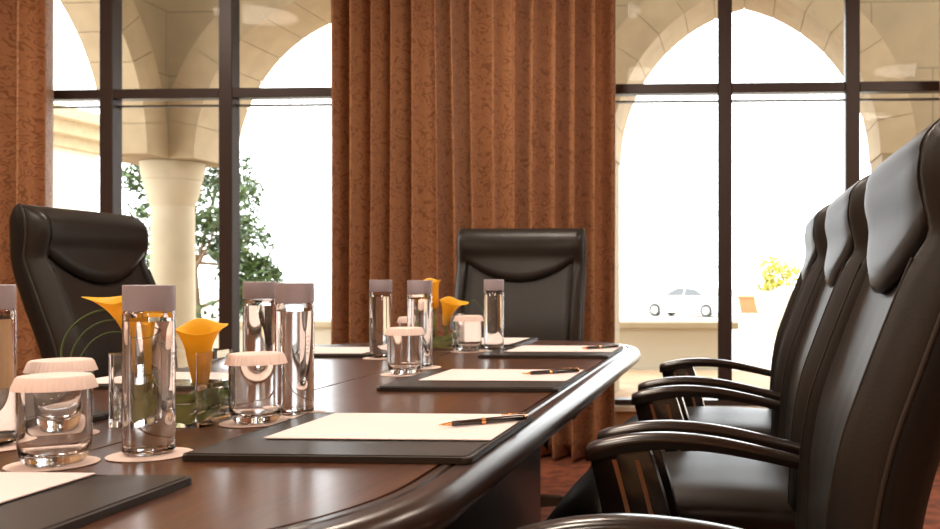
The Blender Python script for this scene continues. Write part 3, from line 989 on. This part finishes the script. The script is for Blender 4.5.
# water bottle with flat grey cap
RB, HBT = .0312, .224
def make_bottle(label):
    t = thing('water_bottle', label, 'bottle', (0, 0, 0), 0, 'clear cylindrical water bottles')
    zc = HBT - .034
    bm = bmesh.new()
    r = RB
    lathe(bm, [(0, .0015), (r - .007, .0005), (r - .003, .0015), (r, .005), (r, zc - .004), (r - .002, zc), (r - .0035, zc), (r - .0026, zc - .006), (r - .0026, .010), (r - .005, .0075), (0, .0065)], 64)
    mesh_obj('bottle_body', bm, M['glass'], t, 40)
    bm = bmesh.new()
    lathe(bm, [(0, .0063), (r - .0049, .0073), (r - .0024, .0099), (r - .0024, zc - .014), (0, zc - .014)], 64)
    mesh_obj('water', bm, M['water'], t, 40)
    bm = bmesh.new()
    lathe(bm, [(0, zc), (r - .0005, zc), (r, zc + .0006), (r, HBT - .0008), (r - .0008, HBT), (0, HBT)], 64)
    mesh_obj('cap', bm, M['cap'], t, 40)
    cu = bpy.data.curves.new('lettering', 'FONT'); cu.body = 'VOSS'; cu.size = .012; cu.extrude = 0; cu.align_x = 'CENTER'; cu.align_y = 'CENTER'; cu.space_character = 1.35
    to = bpy.data.objects.new('lettering_tmp', cu); COL.objects.link(to)
    bpy.context.view_layer.update()
    me = bpy.data.meshes.new_from_object(to.evaluated_get(bpy.context.evaluated_depsgraph_get()))
    bpy.data.objects.remove(to)
    bm = bmesh.new(); bm.from_mesh(me); bpy.data.meshes.remove(me)
    bmesh.ops.subdivide_edges(bm, edges=[e for e in bm.edges if e.calc_length() > .004], cuts=2)
    for v in bm.verts:
        u, w = v.co.x, v.co.y          # text runs up the bottle
        a = -w / r
        v.co = Vector(((r + .0002) * math.cos(a), (r + .0002) * math.sin(a), .118 + u))
    mesh_obj('lettering', bm, M['print'], t, None, recalc=False)
    return t
BT = []
def bottle(x, y, label, clabel, ang=-40):
    rz = math.radians(ang)
    z = ZT + .0023
    if not BT:
        o = make_bottle(label); o.location = (x, y, z); o.rotation_euler = (0, 0, rz); BT.append(o)
    else: o = copy_tree(BT[0], (x, y, z), rz, label)
    coaster(x + .004, y - .004, clabel)
    return o
def off(p, r):                 # a base's front point -> its centre, along the view ray
    v = Vector((p[0], p[1])); return v + v.normalized() * r
for p, l, cl, an in (
    ((-.766, 1.202), 'tall clear water bottle in front of the glass flower vase, nearest whole bottle', 'pale paper coaster under the bottle in front of the flower vase', 5),
    ((-1.018, 1.244), 'clear water bottle cut by the left edge of the photo', 'pale paper coaster under the bottle at the left edge', 40),
    ((-.745, 1.566), 'front one of the two water bottles standing together behind the second folder glass', 'pale paper coaster under the front bottle of the close pair', -25),
    ((-.957, 1.860), 'rear one of the two water bottles standing together, with pale lettering at its right', 'pale paper coaster under the rear bottle of the close pair', -12),
    ((-.810, 2.390), 'water bottle with a paper-lidded glass in front, left of the far orange lilies', 'pale paper coaster under the bottle beside the far lilies', -60),
    ((-1.016, 2.665), 'leftmost water bottle of the far cluster, standing before the curtain', 'pale paper coaster under the leftmost bottle of the far cluster', 60),
    ((-.766, 2.960), 'farthest water bottle, in front of the chair at the head of the table', 'pale paper coaster under the farthest bottle', -120)):
    c = off(p, RB)
    bottle(c.x, c.y, l, cl, an)

# tumbler with pleated paper lid
def make_tumbler(label):
    t = thing('water_glass', label, 'glass', (0, 0, 0), 0, 'tumblers with pleated paper lids')
    bm = bmesh.new()
    out = [(0, 0), (.026, 0), (.031, .0015), (.036, .008), (.0392, .018), (.0405, .032), (.0405, .106), (.0400, .1075)]
    inn = [(.0388, .1065), (.0388, .032), (.0375, .021), (.034, .0155), (.028, .0135), (0, .0125)]
    lathe(bm, out + inn, 64)
    mesh_obj('tumbler', bm, M['glass'], t, 40)
    bm = bmesh.new()
    n = 180
    def pl(r, z, a, i):
        return r * (1 + ((.012 if i in (2, 3, 4) else 0) * math.cos(60 * a)))
    lathe(bm, [(0, .1078), (.0385, .1078), (.0408, .1062), (.0456, .0945), (.0464, .0947), (.0418, .1085), (.0395, .1112), (.036, .1118), (0, .1115)],
          240, rmod=lambda r, z, a, i: r * (1 + ((.016 if i in (3, 4) else (.009 if i in (2, 5) else 0)) * math.cos(44 * a))))
    mesh_obj('paper_lid', bm, M['lidpaper'], t, 30)
    return t
GL = []
def tumbler(x, y, label, clabel):
    z = ZT + .0023
    if not GL:
        o = make_tumbler(label); o.location = (x, y, z); GL.append(o)
    else: o = copy_tree(GL[0], (x, y, z), .3 * len(GL), label); 
    coaster(x - .006, y + .004, clabel)
for p, l, cl in (
    ((-.837, 1.126), 'paper-lidded water glass nearest the camera, beside the left-edge bottle', 'pale paper coaster under the nearest glass'),
    ((-.985, 1.338), 'paper-lidded water glass just behind the nearest one', 'pale paper coaster under the glass behind the nearest one'),
    ((-.759, 1.465), 'paper-lidded water glass between the flower vase and the pair of bottles', 'pale paper coaster under the glass beside the near flower vase'),
    ((-.786, 2.213), 'paper-lidded water glass in front of the bottle left of the far lilies', 'pale paper coaster under the glass by the middle right folder'),
    ((-.970, 2.800), 'paper-lidded water glass behind the two bottles of the far cluster', 'pale paper coaster under the glass behind the far bottles'),
    ((-.795, 2.959), 'paper-lidded water glass beside the farthest bottle, before the head chair', 'pale paper coaster under the glass beside the farthest bottle')):
    c = off(p, .035)
    if 'beside the farthest bottle' in l: c = Vector((c.x - .034, c.y - .062))
    tumbler(c.x, c.y, l, cl)

# square glass vase, leaf-wrapped inside, with calla lilies
def vase(x, y, label):
    t = thing('flower_vase', label, 'vase', (x, y, ZT + .0005), 0, 'square glass flower vases')
    a, b, h, w = .073, .052, .117, .006
    bm = bmesh.new()
    o = rounded(-a, a, -b, b, .004, 3); i = rounded(-a + w, a - w, -b + w, b - w, .003, 3)
    loft(bm, [[(px, py, 0) for px, py in o], [(px, py, h) for px, py in o], [(px, py, h) for px, py in i], [(px, py, .009) for px, py in i]])
    mesh_obj('glass_box', bm, M['glass'], t, 30)
    bm = bmesh.new(); i2 = rounded(-a + w - .0002, a - w + .0002, -b + w - .0002, b - w + .0002, .003, 3)
    prism(bm, i2, .0088, .066)
    mesh_obj('vase_water', bm, M['water'], t, 30)
    return t
def leaf_wrap(t, seed):
    rnd = random.Random(seed)
    bm = bmesh.new()
    for k in range(3):
        z0 = .018 + .013 * k
        hx, hy = .058 - .003 * rnd.random(), .036 - .003 * rnd.random()
        P = []
        n = 40
        st = rnd.uniform(0, 6)
        rings = []
        for i in range(n + 1):
            an = st + 1.75 * PI * i / n
            q = 2 / 5
            cx = math.copysign(abs(math.cos(an)) ** q, math.cos(an)) * hx
            cy = math.copysign(abs(math.sin(an)) ** q, math.sin(an)) * hy
            z = z0 + .006 * math.sin(2 * an + k)
            hw = .0062 * math.sin(PI * min(1, .08 + i / n * .95)) + .002
            rings.append([(cx * 1.0, cy * 1.0, z - hw), (cx * 1.015, cy * 1.015, z), (cx, cy, z + hw), (cx * .985, cy * .985, z)])
        loft(bm, rings)
    mesh_obj('leaf_band', bm, M['leafband'], t, 60)

def calla(base, bend, top, aim, lip, label, L=.10, R=.028, tipl=.035):
    """stem from base through bend to top; the flower opens along aim, its long lip points along lip"""
    t = thing('calla_lily', label, 'flower', base, 0, 'orange calla lilies')
    B = Vector(base)
    p0, p1, p2 = Vector((0, 0, 0)), Vector(bend) - B, Vector(top) - B
    pts = [p0 * (1 - s) ** 2 + p1 * 2 * s * (1 - s) + p2 * s * s for s in [k / 12 for k in range(13)]]
    bm = bmesh.new(); tube(bm, pts, .0040, 10); mesh_obj('stem', bm, M['stem'], t, 60)
    ax = Vector(aim).normalized()
    u = Vector(lip); u = (u - ax * u.dot(ax)).normalized()
    v = ax.cross(u)
    bm = bmesh.new()
    nS, nA = 26, 48
    G = []
    for layer in (0, 1):
        g = []
        for i in range(nS + 1):
            s = i / nS
            row = []
            for k in range(nA):
                a = 2 * PI * k / nA
                c, sn = math.cos(a), math.sin(a)
                tip = max(0, c) ** 1.7
                r = .0085 + .010 * math.sqrt(s) + (R - .0185) * s ** 2.6 + .004 * s ** 8
                out = tipl * s ** 4 * tip ** 1.6                     # the lip drawn out to a point
                curl = .010 * s ** 7
                l = L * s - curl * (1 - c) * .5 + .012 * s ** 4 * tip - .010 * s ** 8 * tip
                l += .004 * s ** 5 * math.sin(3 * a + 1.0)
                wv = 1 - .12 * s ** 4 * tip * abs(sn)
                r = max(.001, r - .0010 * layer)
                p = p2 + ax * (l - .004) + u * (r * c + out) + v * (r * sn * wv)
                row.append(bm.verts.new(p))
            g.append(row)
        G.append(g)
    for g in G:
        for A, Bq in zip(g, g[1:]):
            for k in range(nA):
                bm.faces.new((A[k], A[(k + 1) % nA], Bq[(k + 1) % nA], Bq[k]))
    for k in range(nA):
        bm.faces.new((G[0][-1][k], G[0][-1][(k + 1) % nA], G[1][-1][(k + 1) % nA], G[1][-1][k]))
    mesh_obj('petal', bm, M['calla'], t, 80)
    bm = bmesh.new(); tube(bm, [p2 + ax * L * q for q in (.1, .3, .5, .70, .78)], [.003, .0042, .004, .003, .001], 10)
    mesh_obj('spadix', bm, M['calla'], t, 80)
    return t

def grass_loop(name_label, pts, r=.0013):
    bm = bmesh.new()
    P = [Vector(p) for p in pts]
    out = []
    for i in range(len(P) - 1):
        a = P[max(i - 1, 0)]; b = P[i]; c = P[i + 1]; d = P[min(i + 2, len(P) - 1)]
        for k in range(8):
            s = k / 8
            out.append(.5 * ((2 * b) + (c - a) * s + (2 * a - 5 * b + 4 * c - d) * s * s + (3 * b - a - 3 * c + d) * s ** 3))
    out.append(P[-1])
    tube(bm, out, r, 6)
    return tag(mesh_obj('grass_blade', bm, M['grassblade'], None, 80), name_label, 'grass blade', 'looped grass blades in the vases')

VX, VY = -.912, 1.492
v1 = vase(VX, VY, 'rectangular glass vase of orange lilies behind the nearest whole bottle')
leaf_wrap(v1, 4)
zb = ZT + .02
calla((VX - .02, VY - .01, zb), (VX - .045, VY, ZT + .06), (VX - .058, VY + .005, ZT + .115), (-.10, -.22, 1), (-1, -.15, 0), 'orange calla lily leaning left, its pointed lip above the bottle cap', .100, .029, .034)
calla((VX + .035, VY + .01, zb), (VX + .05, VY + .005, ZT + .05), (VX + .046, VY, ZT + .070), (.12, -.30, 1), (1, -.25, 0), 'wide open orange calla lily right of the nearest whole bottle', .102, .031, .020)
calla((VX + .0, VY - .01, zb), (VX - .01, VY - .01, ZT + .04), (VX - .022, VY - .02, ZT + .060), (.12, -.02, 1), (1, -.2, .2), 'half closed orange calla lily seen through the nearest whole bottle', .085, .018, .015)
X0 = VX - .030
def loop(dx, h, w, z1, dy, r, lab):
    """a blade that leaves the vase over its rim and curls back down"""
    P = [(X0 + .015, VY + dy, ZT + .02), (X0 + .012, VY + dy, ZT + .10)]
    for k in range(9):
        an = math.radians(35 + 25 * k)
        P.append((X0 + .002 - w + w * math.cos(an) + dx, VY + dy - .008 * k, max(z1, ZT + h + .058 * math.sin(an))))
    grass_loop(lab, P, r)
loop(-.012, .126, .062, ZT + .006, .018, .0017, 'thin green grass blade, the widest loop left of the near vase')
loop(-.006, .110, .050, ZT + .006, -.004, .0014, 'thin green grass blade, the middle loop left of the near vase')
loop(0, .092, .042, ZT + .006, -.022, .0011, 'thin green grass blade, the innermost loop left of the near vase')

UX, UY = -.955, 2.985
v2 = vase(UX, UY, 'rectangular glass vase of orange lilies at the far end of the table')
leaf_wrap(v2, 8)
calla((UX + .0, UY - .01, zb), (UX - .01, UY, ZT + .08), (UX - .006, UY, ZT + .140), (-.10, -.25, 1), (-.6, -.6, .2), 'tall orange calla lily of the far vase, beside the head chair', .095, .027, .03)
calla((UX + .03, UY, zb), (UX + .035, UY, ZT + .06), (UX + .028, UY, ZT + .085), (.25, -.28, 1), (1, -.3, 0), 'orange calla lily of the far vase tilting toward the head chair', .090, .029, .034)
calla((UX - .03, UY, zb), (UX - .035, UY, ZT + .06), (UX - .028, UY - .01, ZT + .080), (-.06, -.1, 1), (-.3, -1, 0), 'low orange calla lily of the far vase, half hidden behind a bottle', .085, .027, .02)
grass_loop('thin green grass blade curving up right of the far vase', [(UX + .05, UY + .02, ZT + .02), (UX + .06, UY + .02, ZT + .10), (UX + .11, UY + .02, ZT + .16), (UX + .15, UY + .02, ZT + .11)], .0014)

# ------------------------------------------------------------------ light, camera, view
w = bpy.data.worlds.new('sky'); S.world = w; w.use_nodes = True
bg = w.node_tree.nodes['Background']
bg.inputs['Color'].default_value = (.95, .975, 1.0, 1)
bg.inputs['Strength'].default_value = 6.0
sun = bpy.data.lights.new('sun', 'SUN'); sun.energy = 2.5; sun.angle = math.radians(.6); sun.color = (1, .95, .86)
so = bpy.data.objects.new('sun', sun); COL.objects.link(so)
so.rotation_euler = Vector((.45, .75, -1.15)).to_track_quat('-Z', 'Y').to_euler()
for nm, (x0, x1) in (('window_portal', W1), ('window_portal', W2)):
    L = bpy.data.lights.new(nm, 'AREA'); L.shape = 'RECTANGLE'; L.size = x1 - x0; L.size_y = ZH - ZS
    L.cycles.is_portal = True
    o = bpy.data.objects.new(nm, L); COL.objects.link(o)
    o.location = ((x0 + x1) / 2, WY + .16, (ZS + ZH) / 2); o.rotation_euler = (-PI / 2, 0, 0)

cam = bpy.data.cameras.new('camera')
cam.sensor_width = 36; cam.lens = 950 / 940 * 36
cam.shift_x = -(689 - 470) / 940; cam.shift_y = (275.5 - 264.5) / 940
cam.clip_start = .05; cam.clip_end = 400
cam.dof.use_dof = True; cam.dof.focus_distance = 1.55; cam.dof.aperture_fstop = 9
co = bpy.data.objects.new('camera', cam); COL.objects.link(co)
co.location = (0, 0, .979); co.rotation_euler = (PI / 2, 0, math.radians(2.9))
S.camera = co
S.view_settings.view_transform = 'Standard'; S.view_settings.look = 'None'
S.view_settings.exposure = 0; S.view_settings.gamma = 1; S.view_settings.use_curve_mapping = False
S.cycles.max_bounces = 14; S.cycles.transmission_bounces = 12; S.cycles.transparent_max_bounces = 16
S.cycles.use_denoising = True
